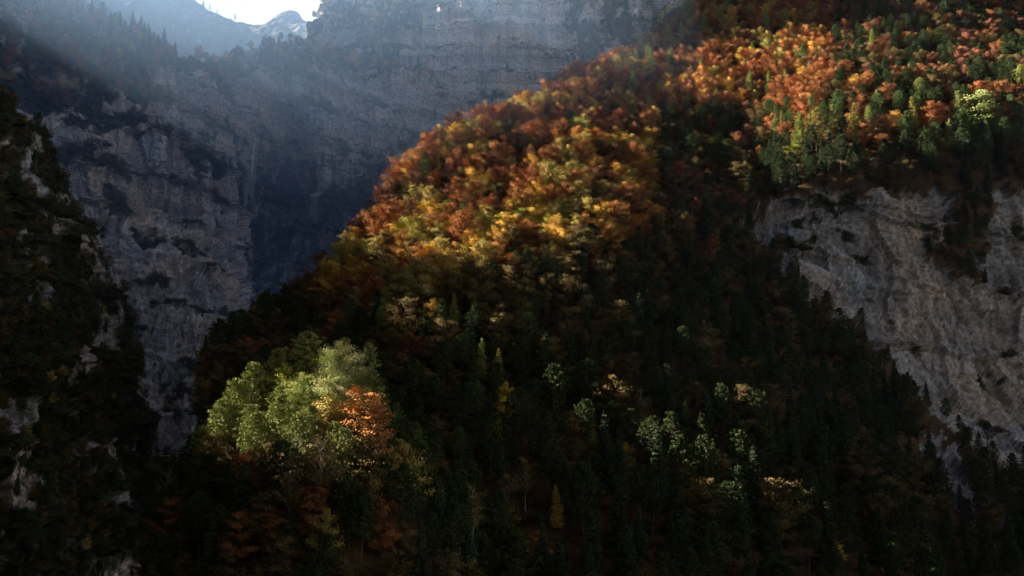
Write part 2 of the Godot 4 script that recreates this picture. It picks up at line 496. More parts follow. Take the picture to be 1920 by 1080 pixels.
# ------------------------------------------------------------------ trees: tapered stem, limbs, and crowns of leaf-sized faces
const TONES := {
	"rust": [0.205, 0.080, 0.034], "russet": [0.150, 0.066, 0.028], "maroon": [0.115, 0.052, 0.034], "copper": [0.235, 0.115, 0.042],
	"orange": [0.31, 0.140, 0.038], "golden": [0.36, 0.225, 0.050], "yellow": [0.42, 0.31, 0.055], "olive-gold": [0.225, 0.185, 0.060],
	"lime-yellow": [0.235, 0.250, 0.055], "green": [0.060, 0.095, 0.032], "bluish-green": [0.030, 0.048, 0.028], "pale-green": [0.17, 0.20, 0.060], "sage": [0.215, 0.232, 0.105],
	"olive-brown": [0.075, 0.058, 0.026], "dark-green": [0.032, 0.048, 0.020], "olive-green": [0.155, 0.175, 0.068], "mauve-grey": [0.105, 0.082, 0.066]}  # olive-green is lifted for sunlit pines, dark-green deepened for shaded trees

class Leaves:
	var v := PackedVector3Array()
	var c := PackedColorArray()
	var i := PackedInt32Array()
	var g := RandomNumberGenerator.new()
	func face(p: Vector3, n: Vector3, along: Vector3, a: float, b: float, tint: Color) -> void:
		var t := (along - n * along.dot(n)).normalized()
		var w := n.cross(t).normalized()
		var k := v.size()
		var bend := n * (a * 0.25)
		v.append(p - t * a - bend); v.append(p + w * b); v.append(p + t * a - bend); v.append(p - w * b)
		for q in 4:
			c.append(tint)
		i.append_array([k, k + 1, k + 2, k, k + 2, k + 3])
	func rnd() -> Vector3:
		return Vector3(g.randfn(), g.randfn(), g.randfn()).normalized()

class Tube:
	var v := PackedVector3Array()
	var c := PackedColorArray()
	var i := PackedInt32Array()
	func add(pts: Array, radii: Array, sides: int, tint: Color) -> void:
		for k in pts.size():
			var d: Vector3 = (pts[mini(k + 1, pts.size() - 1)] - pts[maxi(k - 1, 0)]).normalized()
			var x := d.cross(Vector3(0.3, 0.1, 1.0)).normalized()
			var y := d.cross(x)
			for q in sides:
				var a := TAU * q / sides
				v.append(pts[k] + (x * cos(a) + y * sin(a)) * float(radii[k]))
				c.append(tint)
		var b := v.size() - pts.size() * sides
		for k in pts.size() - 1:
			for q in sides:
				var e := b + k * sides + q
				var f := b + k * sides + (q + 1) % sides
				i.append_array([e, e + sides, f, f, e + sides, f + sides])

var kinds := {}      # kind -> Array of {crown, trunk, h, r, y0}

func stem(t: Tube, h: float, r: float, g: RandomNumberGenerator, tint: Color) -> Array:
	var pts := []; var rad := []
	var lean := Vector3(g.randf_range(-0.05, 0.05), 0, g.randf_range(-0.05, 0.05))
	for k in 7:
		var f := k / 6.0
		pts.append(Vector3(lean.x * h * f + 0.12 * sin(f * 5.0 + h), -1.6 + (h + 1.6) * f, lean.z * h * f))
		rad.append(maxf(r * (1.0 - f * 0.92) + (0.10 if k == 0 else 0.0), 0.02))
	t.add(pts, rad, 6, tint)
	return pts

func on_stem(pts: Array, y: float) -> Vector3:
	for k in pts.size() - 1:
		if pts[k + 1].y >= y:
			return pts[k].lerp(pts[k + 1], clampf((y - pts[k].y) / (pts[k + 1].y - pts[k].y), 0, 1))
	return pts[-1]

func broadleaf(sd: int, h: float, r: float, low: float, limbs: int, per: int, leaf: float, lift: float, dome: float, gaps: float) -> Dictionary:
	var L := Leaves.new(); L.g.seed = sd
	var g := L.g
	var t := Tube.new()
	var pts := stem(t, h * 0.88, 0.20, g, Color(1, 1, 1))
	var lop := Vector3(g.randf_range(-1, 1), 0, g.randf_range(-1, 1)) * 0.3
	for k in limbs:
		var f := (k + g.randf()) / limbs
		var az := k * 2.39996 + g.randf_range(-0.5, 0.5)
		var o := Vector3(cos(az), 0, sin(az))
		# the tip lies on an uneven dome that is widest a third of the way up the crown
		var dy := (f - 0.34) / (0.66 if f > 0.34 else 0.50)
		var reach := r * sqrt(maxf(0.02, 1.0 - dy * dy)) * g.randf_range(0.55, 1.22) * (1.0 + lop.dot(o))
		var ye := h * lerpf(low + 0.06, 0.98, f) * g.randf_range(0.94, 1.04)
		var a := on_stem(pts, maxf(h * low * 0.8, minf(ye - reach * lift, h * 0.84)))
		var e := Vector3(a.x, ye, a.z) + o * reach
		var b := a.lerp(e, 0.5) + Vector3.UP * reach * (0.10 + 0.14 * dome)
		t.add([a, b, e], [0.075, 0.04, 0.012], 3, Color(1, 1, 1))
		if g.randf() < gaps:
			continue
		var spray := (Vector3.UP * 0.7 + o * 0.6 + L.rnd() * 0.6).normalized()
		var lum := g.randf_range(0.66, 1.25)
		var hue := g.randf_range(-0.12, 0.12)
		for q in int(per * (0.5 + reach / r)):
			var s := 1.08 - pow(g.randf(), 1.4) * 0.85
			var p: Vector3 = a.lerp(b, s * 2.0) if s < 0.5 else b.lerp(e, s * 2.0 - 1.0)
			var wid := 0.22 + 0.50 * s * minf(1.0, reach / 3.0)
			p += Vector3(g.randfn(), g.randfn() * 0.40, g.randfn()) * wid + Vector3.DOWN * absf(g.randfn()) * 0.16
			var n := (spray + L.rnd() * 0.5).normalized()
			var w := lum * g.randf_range(0.75, 1.25)
			L.face(p, n, o + L.rnd() * 0.9, leaf * g.randf_range(0.7, 1.3), leaf * 0.55, Color(w * (1.0 - hue * 0.5), w * (1.0 + hue), w))
	return pack(L, t, h, r)

func conifer(sd: int, h: float, r: float, low: float, whorls: int, droop: float, per: int, needle: float, shape: float) -> Dictionary:
	var L := Leaves.new(); L.g.seed = sd
	var g := L.g
	var t := Tube.new()
	var pts := stem(t, h * 0.99, 0.19, g, Color(1, 1, 1))
	for k in whorls:
		var f := (k + g.randf_range(-0.3, 0.3)) / whorls
		f = clampf(f, 0.0, 0.98)
		var y0 := h * lerpf(low, 0.97, f)
		var n_arms := 5 if f < 0.8 else 4
		for m in n_arms:
			var az := TAU * m / n_arms + k * 1.3 + g.randf_range(-0.4, 0.4)
			var o := Vector3(cos(az), 0, sin(az))
			var reach := maxf(0.3, r * pow(1.0 - f, shape)) * g.randf_range(0.62, 1.15)
			if f < 0.12:
				reach *= 0.75
			var a := on_stem(pts, y0)
			var e := a + o * reach + Vector3.UP * reach * (droop + 0.5 * f)
			t.add([a, e], [0.045, 0.01], 3, Color(1, 1, 1))
			var lum := g.randf_range(0.75, 1.25)
			for q in int(per * (0.35 + reach / r)):
				var s := 1.05 - pow(g.randf(), 1.25) * 0.9
				var p := a.lerp(e, s) + Vector3(g.randfn(), g.randfn() * 0.45, g.randfn()) * (0.14 + 0.26 * s * minf(1.0, reach / 1.6))
				p.y -= 0.10 * s
				var n := (Vector3.UP * 0.8 + L.rnd() * 0.8).normalized()
				var w := lum * g.randf_range(0.75, 1.3)
				L.face(p, n, o + Vector3.UP * 0.25 + L.rnd() * 0.7, needle * g.randf_range(0.7, 1.25), needle * 0.36, Color(w, w, w))
	return pack(L, t, h, r)

func pine(sd: int, h: float, r: float, low: float, tufts: int, per: int) -> Dictionary:
	var L := Leaves.new(); L.g.seed = sd
	var g := L.g
	var t := Tube.new()
	var pts := stem(t, h * 0.95, 0.2, g, Color(1, 1, 1))
	for k in tufts:
		var f := (k + g.randf()) / tufts
		var y0 := h * lerpf(low, 0.95, f)
		var az := k * 2.39996 + g.randf_range(-0.3, 0.3)
		var o := Vector3(cos(az), 0, sin(az))
		var prof := 0.55 + 0.45 * sin(minf(1.0, f * 1.7) * PI * 0.5) if f < 0.45 else pow(maxf(0.0, 1.0 - (f - 0.45) / 0.58), 0.72)
		var reach := maxf(0.25, r * prof) * g.randf_range(0.6, 1.15)
		var a := on_stem(pts, y0)
		var e := a + o * reach + Vector3.UP * reach * lerpf(0.05, 0.55, f)
		t.add([a, e], [0.06, 0.015], 3, Color(1, 1, 1))
		var lum := g.randf_range(0.7, 1.3)
		for tip in 4:
			var s0 := 1.0 - 0.2 * tip * g.randf_range(0.7, 1.2)
			var c := a.lerp(e, s0) + Vector3(g.randfn(), g.randfn() * 0.35, g.randfn()) * 0.32
			for q in per:
				var d := (L.rnd() + Vector3.UP * 0.65 + o * 0.35).normalized()
				var p := c + d * g.randf_range(0.10, 0.50)
				var w := lum * g.randf_range(0.7, 1.35)
				L.face(p, (L.rnd() + Vector3.UP * 0.5).normalized(), d, 0.30, 0.085, Color(w, w, w))
	return pack(L, t, h, r)

func pack(L: Leaves, t: Tube, h: float, r: float) -> Dictionary:
	return {"crown": raw_mesh(L.v, L.c, L.i), "trunk": raw_mesh(t.v, t.c, t.i, true), "h": h, "r": r}

func whole(d: Dictionary) -> ArrayMesh:              # stem and crown in one, for the mass of trees hidden among the others
	var a: Array = d.crown.surface_get_arrays(0)
	var b: Array = d.trunk.surface_get_arrays(0)
	var v: PackedVector3Array = a[Mesh.ARRAY_VERTEX]
	var c: PackedColorArray = a[Mesh.ARRAY_COLOR]
	var i: PackedInt32Array = a[Mesh.ARRAY_INDEX]
	var n := v.size()
	v.append_array(b[Mesh.ARRAY_VERTEX])
	for k in b[Mesh.ARRAY_VERTEX].size():
		c.append(Color(0.45, 0.45, 0.45))
	for k in b[Mesh.ARRAY_INDEX]:
		i.append(n + k)
	return raw_mesh(v, c, i)

func setup_trees() -> void:
	kinds["beech_tree"] = []
	for k in 6:
		kinds["beech_tree"].append(broadleaf(100 + k, 13.5 + k * 0.35, 3.9 + 0.25 * (k % 3), 0.20, 34, 170, 0.20, 1.0, 0.5, 0.05))
	kinds["maple_tree"] = []
	for k in 4:
		kinds["maple_tree"].append(broadleaf(200 + k, 11.0 + k * 0.4, 3.3 + 0.2 * k, 0.20, 30, 150, 0.20, 1.0, 0.5, 0.05))
	kinds["whitebeam_tree"] = []
	for k in 2:
		kinds["whitebeam_tree"].append(broadleaf(300 + k, 11.0, 4.0, 0.22, 36, 400, 0.10, 0.6, 0.9, 0.0))
	kinds["birch_tree"] = []
	for k in 2:
		kinds["birch_tree"].append(broadleaf(350 + k, 12.0, 2.6, 0.40, 36, 46, 0.16, 1.1, 0.3, 0.15))
	kinds["larch_tree"] = []
	for k in 4:
		kinds["larch_tree"].append(conifer(400 + k, 14.5, 2.5 + 0.15 * k, 0.14, 26, 0.02, 36, 0.27, 0.80))
	kinds["spruce_tree"] = []
	for k in 3:
		kinds["spruce_tree"].append(conifer(500 + k, 16.0, 2.9, 0.10, 28, -0.30, 44, 0.30, 0.85))
	kinds["pine_tree"] = []
	for k in 5:
		kinds["pine_tree"].append(pine(600 + k, 14.5, 3.1 + 0.15 * k, [0.30, 0.38, 0.45, 0.34, 0.28][k], 58, 13))
	kinds["layered_pine_tree"] = [conifer(700, 15.0, 4.2, 0.42, 8, 0.12, 70, 0.30, 0.35)]
	for t in TONES:
		var m := StandardMaterial3D.new()
		m.vertex_color_use_as_albedo = true
		var c: Array = TONES[t]
		m.albedo_color = lin(c[0], c[1], c[2])
		m.roughness = 0.95
		m.metallic_specular = 0.08
		m.backlight = Color(0.5, 0.5, 0.5) if not t in ["green", "bluish-green", "dark-green", "olive-green"] else Color(0.35, 0.35, 0.35)
		M["leaf_" + t] = m
	for b in [["bark", [0.085, 0.068, 0.052]], ["pale_bark", [0.34, 0.31, 0.27]]]:
		var m := StandardMaterial3D.new()
		m.vertex_color_use_as_albedo = true
		m.albedo_color = lin(b[1][0], b[1][1], b[1][2])
		m.albedo_texture = rock_tex
		m.uv1_triplanar = true
		m.uv1_scale = Vector3(1.2, 0.4, 1.2)
		m.roughness = 0.95
		M[b[0]] = m

# ------------------------------------------------------------------ where trees stand
var trees: Array = []          # {kind, tone, pos, scale, wide, turn, variant, px, py, w, h, hero, label, short, seen}
var spots := {}                # hash of taken places

func take(p: Vector3, gap: float) -> bool:
	var cx := int(floorf(p.x / 8.0)); var cz := int(floorf(p.z / 8.0))
	for i in range(cx - 1, cx + 2):
		for j in range(cz - 1, cz + 2):
			for q in spots.get(Vector2i(i, j), []):
				if Vector3(q.x - p.x, q.y - p.y, q.z - p.z).length() < maxf(gap, q.w * 0.75):
					return false
	var key := Vector2i(cx, cz)
	if not spots.has(key):
		spots[key] = []
	spots[key].append(Vector4(p.x, p.y, p.z, gap))
	return true

func ground_at(s: Sheet, u: float, v: float, rough: int) -> Vector3:
	var p := s.point(u, v)
	var du := s.point(u + 0.03, v) - s.point(u - 0.03, v)
	var dv := s.point(u, v + 0.03) - s.point(u, v - 0.03)
	var n := dv.cross(du).normalized()
	if rough == 0:
		return p + n * (2.2 * nz_a.get_noise_3d(p.x, p.y, p.z) + 0.6 * nz_c.get_noise_3d(p.x * 0.6, p.y * 0.6, p.z * 0.6))
	return p + n * (rock_push(p, 0.9, 0.8) if rough == 1 else rock_push(p, 1.5)) - n

func add_tree(kind: String, tone: String, pos: Vector3, tall: float, hero := "", short := "", wide := 1.0) -> Dictionary:
	var vs: Array = kinds[kind]
	var n := rng.randi() % vs.size()
	var sc: float = tall / vs[n].h
	var q := pix(pos + Vector3.UP * tall * 0.6)
	var t := {"kind": kind, "tone": tone, "pos": pos, "scale": sc, "wide": wide * rng.randf_range(0.88, 1.08), "turn": rng.randf() * TAU, "variant": n, "px": q.x, "py": q.y, "d": q.z,
		"w": vs[n].r * sc * wide / q.z * F, "h": tall * 0.4 / q.z * F, "tall": tall, "hero": hero, "short": short, "seen": 0}
	trees.append(t)
	return t

var grids := {}
func find_spot(s: Sheet, key: String, px: float, py_top: float, tall: float) -> Vector3:
	# the place on a landform where a tree of that height has its top at that place in the picture
	if not grids.has(key):
		var a := PackedVector3Array()
		for i in 240:
			for j in 150:
				a.append(ground_at(s, i / 239.0 * (s.cols - 1), lerpf(2.0 if s.rows == 9 or key == "ridge" else 1.0, s.rows - 1.0, j / 149.0), 2 if key == "far" else 0))
		grids[key] = a
	var best := Vector3.ZERO
	var least := 1e9
	for p in grids[key]:
		var q := pix(p + Vector3.UP * tall)
		var e := (q.x - px) * (q.x - px) + (q.y - py_top) * (q.y - py_top)
		if e < least:
			least = e
			best = p
	return best

func heroes() -> void:
	var P := "pine_tree"; var B := "beech_tree"; var A := "maple_tree"; var W := "whitebeam_tree"; var R := "larch_tree"; var S := "spruce_tree"; var K := "birch_tree"
	# on the knoll: kind, tone, place of the top, height, width, label, short name
	for h in [
		[P, "olive-green", 572, 612, 12.5, 1.25, "broad bushy green pine, highest of the trees on the knoll", "broad knoll pine"],
		[P, "olive-green", 660, 616, 12.0, 0.9, "green pine standing right behind the pale sage dome tree on the knoll", "pine behind the sage tree"],
		[P, "olive-green", 688, 640, 13.0, 0.8, "slim green pine at the right shoulder of the knoll", "slim shoulder pine"],
		[P, "olive-green", 515, 650, 12.5, 1.0, "green pine with upswept tip left of the broad knoll pine", "upswept knoll pine"],
		[P, "olive-green", 476, 676, 12.0, 1.05, "green pine second down the left slope of the knoll", "second knoll pine"],
		[P, "olive-green", 440, 706, 12.0, 1.0, "outermost green pine on the left slope of the knoll", "outermost knoll pine"],
		[P, "olive-green", 420, 745, 12.0, 1.0, "dark green pine low at the left foot of the knoll", "left foot pine"],
		[P, "olive-green", 520, 735, 11.5, 1.0, "green pine in the middle of the knoll below the lime tree", "middle knoll pine"],
		[P, "olive-green", 480, 770, 11.5, 1.1, "dull green pine below the small bright yellow tree on the knoll", "pine below the yellow tree"],
		[P, "olive-green", 560, 770, 11.0, 1.0, "dull green pine in front of the olive-grey tree on the knoll", "front knoll pine"],
		[A, "lime-yellow", 535, 682, 9.5, 0.9, "bright lime-yellow tree amid the green pines of the knoll", "lime knoll tree"],
		[A, "yellow", 466, 742, 5.5, 1.0, "small bright yellow tree on the left of the knoll", "small yellow knoll tree"],
		[W, "sage", 637, 640, 15.0, 0.78, "pale sage dome-shaped tree at the top of the knoll", "upper sage dome"],
		[W, "sage", 632, 694, 11.5, 0.85, "lower pale sage dome-shaped tree in the middle of the knoll", "lower sage dome"],
		[W, "pale-green", 572, 698, 9.5, 1.05, "olive-grey rounded tree between pines and pale sage trees", "olive-grey dome"],
		[W, "pale-green", 678, 696, 9.5, 0.95, "dull grey-green rounded tree behind the rusty beech on the knoll", "grey-green dome"],
		[A, "olive-gold", 618, 738, 9.0, 0.9, "yellow-topped green maple left of the rusty beech on the knoll", "yellow-topped maple"],
		[B, "copper", 694, 724, 14.0, 1.05, "rusty copper beech with feathery branches on the right of the knoll", "rusty knoll beech"],
		[B, "olive-brown", 682, 812, 10.0, 1.25, "dim brownish beech below the rusty one on the knoll", "lower brown beech"],
		[A, "olive-gold", 755, 826, 11.5, 0.9, "olive-gold maple at the right foot of the knoll", "right foot maple"],
		[K, "olive-brown", 545, 846, 11.5, 0.95, "thin-crowned brownish tree with a thin pale trunk on the knoll", "left bare tree"],
		[K, "olive-brown", 603, 800, 13.0, 0.9, "thin-crowned brownish tree with a long white trunk", "white-trunked tree"],
		[P, "olive-green", 640, 800, 10.0, 1.0, "dull green pine beside the white-trunked bare tree", "pine by the bare tree"],
		[B, "russet", 590, 900, 9.0, 1.0, "dim russet beech low on the front of the knoll", "low russet beech"],
		[A, "olive-gold", 610, 950, 8.0, 0.8, "dim olive-gold tree near the bottom below the knoll", "low olive tree"]]:
		var p := find_spot(knoll, "knoll", h[2], h[3], h[4])
		take(p, 3.0)
		add_tree(h[0], h[1], p, h[4], h[6], h[7], h[5])
	for h in [
		[P, "green", 716, 574, 12.5, 0.75, "lone slim green pine right of the knoll, against the dark slope", "lone slim pine"],
		[P, "green", 795, 285, 14.0, 0.8, "dark green pine at the very left edge of the sunlit crest", "crest edge pine"],
		[B, "orange", 633, 492, 9.0, 1.1, "bright orange beech at the lowest left tip of the sunlit ridge", "tip beech"],
		[B, "golden", 660, 418, 11.0, 1.0, "golden beech on the left edge of the ridge against the grey wall", "edge golden beech"],
		[B, "rust", 716, 348, 14.0, 0.9, "tall rust beech jutting above the left edge of the ridge", "jutting rust beech"],
		[B, "copper", 690, 392, 12.0, 1.1, "copper beech just below the jutting rust beech on the ridge edge", "edge copper beech"],
		[A, "lime-yellow", 770, 402, 11.0, 1.2, "yellow-green maple below the left crest of the ridge", "yellow-green ridge maple"],
		[A, "yellow", 850, 230, 12.0, 1.1, "yellow maple at the left end of the high crest", "crest yellow maple"],
		[B, "rust", 815, 246, 13.0, 1.0, "rust beech at the corner where the crest drops left", "corner beech"],
		[A, "lime-yellow", 925, 264, 9.0, 1.3, "small lime-yellow tree below the high crest", "lime crest tree"],
		[A, "lime-yellow", 1092, 215, 14.0, 1.25, "large round yellow-green maple high on the ridge", "round green maple"],
		[A, "golden", 1160, 248, 12.0, 1.35, "bright golden maple with feathery top, right on the high ridge", "bright golden maple"],
		[A, "golden", 1043, 313, 10.0, 1.45, "golden broad-crowned tree among dark beeches mid ridge", "mid ridge golden tree"],
		[A, "golden", 1102, 328, 10.0, 1.3, "golden tree at the edge of the shade on the ridge", "shade edge golden tree"],
		[A, "lime-yellow", 1050, 368, 9.0, 1.2, "vivid lime tree at the lower right of the sunlit ridge", "vivid lime tree"],
		[A, "yellow", 1000, 384, 9.5, 1.2, "vivid yellow tree left of the vivid lime tree on the ridge", "vivid yellow tree"],
		[B, "golden", 955, 366, 12.0, 1.1, "golden-orange beech left above the vivid yellow tree", "golden-orange beech"],
		[A, "olive-gold", 905, 330, 12.0, 1.3, "olive-gold tree in the middle of the sunlit ridge", "middle olive tree"],
		[A, "lime-yellow", 940, 396, 11.0, 1.2, "yellow-green tree under the golden-orange beech", "under green tree"],
		[B, "copper", 870, 385, 12.0, 1.2, "copper beech left of the middle of the sunlit ridge", "middle copper beech"],
		[B, "olive-gold", 820, 415, 12.0, 1.2, "olive-gold beech low on the left of the sunlit ridge", "left olive beech"],
		[B, "olive-gold", 840, 468, 13.0, 1.35, "spreading olive-gold beech, left of the pair at the lower sunlit edge", "left spreading beech"],
		[B, "olive-gold", 905, 452, 13.0, 1.35, "spreading olive-gold beech, right of the pair at the lower sunlit edge", "right spreading beech"],
		[W, "sage", 965, 470, 8.0, 1.2, "small pale grey-green tree at the lower edge of the sunlight", "pale edge tree"],
		[B, "copper", 785, 472, 11.0, 1.1, "copper-orange beech left of the spreading olive-gold beeches", "lower copper tree"],
		[P, "pale-green", 755, 502, 11.0, 0.8, "pale green pine below the copper-orange beech", "pale lower pine"],
		[R, "pale-green", 852, 545, 11.0, 0.9, "narrow yellow-green larch below the spreading beeches", "narrow lit larch"],
		[A, "golden", 812, 560, 9.5, 0.9, "orange-gold narrow tree below the spreading beeches at left", "orange-gold narrow tree"],
		[R, "pale-green", 905, 628, 11.0, 0.75, "left of two slender yellow-green larches on the dim slope", "left slender larch"],
		[R, "olive-gold", 930, 648, 11.0, 0.75, "right of two slender yellowish larches on the dim slope", "right slender larch"],
		[A, "golden", 1020, 630, 7.0, 0.8, "small golden tree alone on the dim slope", "small lone golden tree"],
		[A, "yellow", 945, 714, 9.5, 1.0, "bright yellow tree alone in the dark centre of the slope", "lone yellow tree"],
		[A, "lime-yellow", 930, 782, 6.5, 1.0, "small dim lime tree under the lone bright yellow tree", "small dim lime tree"],
		[P, "green", 897, 712, 9.0, 0.8, "dim green pine left of the lone bright yellow tree", "pine by the yellow tree"],
		[W, "olive-gold", 1080, 772, 7.5, 0.9, "pale olive round tree on the dark lower slope", "pale olive tree"],
		[R, "pale-green", 1113, 744, 11.0, 0.6, "pale narrow tall tree right of the pale olive round tree", "pale narrow tree"],
		[R, "yellow", 1046, 905, 9.0, 0.9, "slender yellow larch on the dark lower slope", "slender yellow larch"],
		[B, "orange", 1006, 988, 6.5, 1.1, "small orange beech near the bottom middle", "small orange beech"],
		["layered_pine_tree", "green", 882, 928, 15.0, 1.0, "dark pine with flat open tiers of branches at bottom middle", "tiered pine"],
		[P, "green", 857, 800, 10.0, 0.9, "dim green pine below left of the lone yellow tree", "dim lower pine"],
		[A, "golden", 1292, 866, 6.0, 1.0, "small golden tree in the darkness at lower right of centre", "small dark golden tree"],
		[A, "golden", 1176, 836, 7.0, 0.7, "dim narrow golden tree on the dark slope", "dim golden tree"],
		[A, "yellow", 1560, 1020, 5.0, 1.0, "tiny yellow tree in the dark at the lower right", "tiny yellow tree"],
		# upper right
		[R, "pale-green", 1188, 22, 13.0, 1.0, "hazy pale green larch on the skyline left of the red slope", "hazy skyline larch"],
		[R, "pale-green", 1140, 84, 11.0, 1.0, "small hazy larch on the crest below the high wall", "small hazy larch"],
		[R, "pale-green", 1103, 122, 9.0, 1.1, "tiny pale green conifer on the crest right of the grey wall", "tiny crest conifer"],
		[R, "pale-green", 1220, 90, 17.0, 1.3, "left of two tall pale green larches above the dark gully", "left tall larch"],
		[R, "pale-green", 1253, 90, 16.0, 1.3, "right of two tall pale green larches above the dark gully", "right tall larch"],
		[R, "pale-green", 1190, 132, 16.0, 1.4, "broad pale green larch lowest of the group above the dark gully", "lowest gully larch"],
		[A, "pale-green", 1258, 122, 10.0, 1.2, "round pale green tree at the foot of the tall larches", "foot green tree"],
		[R, "pale-green", 1324, 16, 17.0, 1.2, "pale green larch alone on the red upper slope", "lone upper larch"],
		[R, "pale-green", 1290, -4, 18.0, 1.4, "pale green larch near the top edge above the red slope", "top edge larch"],
		[A, "yellow", 1432, 10, 9.0, 1.2, "yellow tree near the top edge on the red slope", "top yellow tree"],
		[A, "lime-yellow", 1470, 20, 11.0, 1.3, "lime-yellow tree near the top edge of the red slope", "top lime tree"],
		[A, "lime-yellow", 1492, 66, 7.0, 1.0, "small round lime tree on the upper red slope", "small round lime"],
		[P, "green", 1506, 84, 14.0, 0.9, "dark green pine amid the red upper slope", "red slope pine"],
		[A, "golden", 1506, 128, 6.5, 1.2, "small golden tree under the dark pine of the red slope", "golden under pine"],
		[A, "yellow", 1385, 86, 9.0, 1.3, "yellow tree in the middle of the red upper slope", "mid slope yellow tree"],
		[R, "pale-green", 1406, 130, 17.0, 0.9, "pointed tall yellow-green larch below the red slope", "pointed larch"],
		[R, "pale-green", 1470, 124, 11.0, 0.9, "short pale larch right of the pointed one", "short pale larch"],
		[R, "pale-green", 1628, 50, 14.0, 1.1, "yellow-green larch alone on the dark upper right slope", "upper right larch"],
		[B, "orange", 1686, 42, 6.0, 1.2, "small glowing orange tree on the dark upper right slope", "glowing orange tree"],
		[B, "golden", 1600, 138, 11.0, 1.3, "golden-brown beech above the row on the cliff top", "golden-brown beech"],
		[P, "pale-green", 1725, 146, 12.0, 1.0, "lit yellow-green pine above the right end of the row", "lit upper pine"],
		[A, "lime-yellow", 1853, 143, 8.0, 1.0, "small lime tree at far right above the big round tree", "small right lime"],
		[P, "pale-green", 1918, 122, 14.0, 1.0, "lit green pine cut by the right edge", "right edge pine"],
		# the row above the cliff
		[B, "rust", 1468, 224, 13.0, 0.9, "rust beech at the left end of the row on the cliff top", "left row beech"],
		[R, "pale-green", 1490, 204, 19.0, 1.0, "yellow-green larch at the left of the cliff-top row", "left row larch"],
		[P, "olive-gold", 1532, 203, 18.0, 1.15, "golden-green round-headed pine in the cliff-top row", "round row pine"],
		[R, "olive-gold", 1598, 190, 17.0, 1.3, "broad golden-green larch in the middle of the cliff-top row", "middle row larch"],
		[B, "rust", 1614, 172, 15.0, 0.8, "rust beech between the two larches in mid row", "mid row beech"],
		[R, "pale-green", 1637, 194, 16.0, 1.1, "pale green larch right of the rust beech in mid row", "right mid larch"],
		[A, "golden", 1676, 205, 10.0, 1.1, "golden-orange maple right of mid row on the cliff top", "row golden maple"],
		[R, "olive-gold", 1709, 180, 16.0, 0.9, "narrow golden larch in the right half of the row", "narrow golden larch"],
		[B, "rust", 1748, 190, 13.0, 1.1, "rust beech left of the big round green tree", "right row beech"],
		[B, "rust", 1792, 182, 8.0, 1.0, "small red beech just left of the big round green tree", "small red beech"],
		[A, "olive-green", 1843, 168, 17.0, 1.45, "big round yellow-green tree in the cliff-top row", "big round tree"],
		[R, "olive-gold", 1746, 218, 11.0, 0.9, "short pale larch below the rust beech in the row", "short row larch"],
		[A, "olive-gold", 1628, 280, 5.5, 1.1, "small pale yellow treetop above the cliff", "small cliff-top tree"],
		[B, "copper", 1655, 250, 11.0, 1.0, "dim copper beech below the row golden maple", "dim row beech"],
		[A, "lime-yellow", 1487, 268, 9.0, 1.0, "yellow-green tree at the foot of the left row larch", "foot row tree"]]:
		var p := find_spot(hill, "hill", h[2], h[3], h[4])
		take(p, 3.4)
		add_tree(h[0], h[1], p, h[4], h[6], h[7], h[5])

func wall_heroes() -> void:
	var B := "beech_tree"; var A := "maple_tree"; var S := "spruce_tree"; var P := "pine_tree"
	for h in [
		[S, "bluish-green", 228, 20, 12.0, 0.9, "hazy spruce spire, highest left on the shoulder crest", "highest left spire"],
		[S, "bluish-green", 250, 18, 13.0, 1.0, "hazy broad spruce spire second on the shoulder crest", "second spire"],
		[S, "bluish-green", 282, 40, 11.0, 0.9, "hazy spruce spire third on the shoulder crest", "third spire"],
		[S, "bluish-green", 309, 43, 13.0, 0.9, "hazy tall spruce spire fourth on the shoulder crest", "fourth spire"],
		[S, "bluish-green", 336, 66, 10.0, 0.9, "hazy spruce spire lowest right on the shoulder crest", "lowest right spire"],
		[B, "copper", 256, 46, 6.0, 1.2, "small reddish hazy tree between the spruces of the shoulder", "reddish shoulder tree"],
		[B, "rust", 384, 72, 11.0, 1.2, "hazy reddish tree in the dip of the wall rim", "reddish rim tree"],
		[A, "yellow", 425, 96, 6.0, 1.5, "leftmost pale yellow bush on the sunlit rim", "left rim bush"],
		[A, "olive-gold", 447, 82, 6.0, 1.5, "middle pale yellow bush on the sunlit rim", "middle rim bush"],
		[A, "yellow", 468, 72, 6.0, 1.4, "rightmost pale yellow bush on the sunlit rim", "right rim bush"],
		[P, "olive-green", 532, 50, 10.0, 0.9, "hazy green pine on the rim below the far peak", "rim pine"],
		[B, "copper", 545, 54, 9.0, 1.1, "hazy orange tree on the rim below the far peak", "rim orange tree"],
		[B, "orange", 660, 92, 12.0, 0.8, "tall orange tree on the rim left of the high wall", "tall orange rim tree"],
		[B, "copper", 648, 104, 8.0, 1.0, "small copper tree left of the tall orange rim tree", "small copper rim tree"],
		[B, "copper", 716, 80, 8.0, 1.3, "reddish bush on the rim under the green buttress", "reddish buttress bush"]]:
		var p := find_spot(far_wall, "far", h[2], h[3], h[4])
		take(p, 3.0)
		add_tree(h[0], h[1], p, h[4], h[6], h[7], h[5])

func ridge_heroes() -> void:
	for h in [[382, 0, 11.0, 1.3, "leftmost tiny tree on the far ridge beside the sky gap", "leftmost ridge tree"], [395, 6, 10.0, 0.9, "second tiny tree on the far ridge beside the sky gap", "second ridge tree"], [410, 13, 8.0, 0.9, "third tiny tree on the far ridge beside the sky gap", "third ridge tree"],
			[442, 24, 12.0, 0.8, "tiny dark spire on the far ridge under the sky gap", "dark ridge spire"], [577, 38, 8.0, 0.9, "tiny tree on the far ridge right of the peak", "ridge tree by the peak"]]:
		var p := find_spot(far_ridge, "ridge", h[0], h[1], h[2])
		add_tree("spruce_tree", "bluish-green", p, h[2], h[4], h[5], h[3])

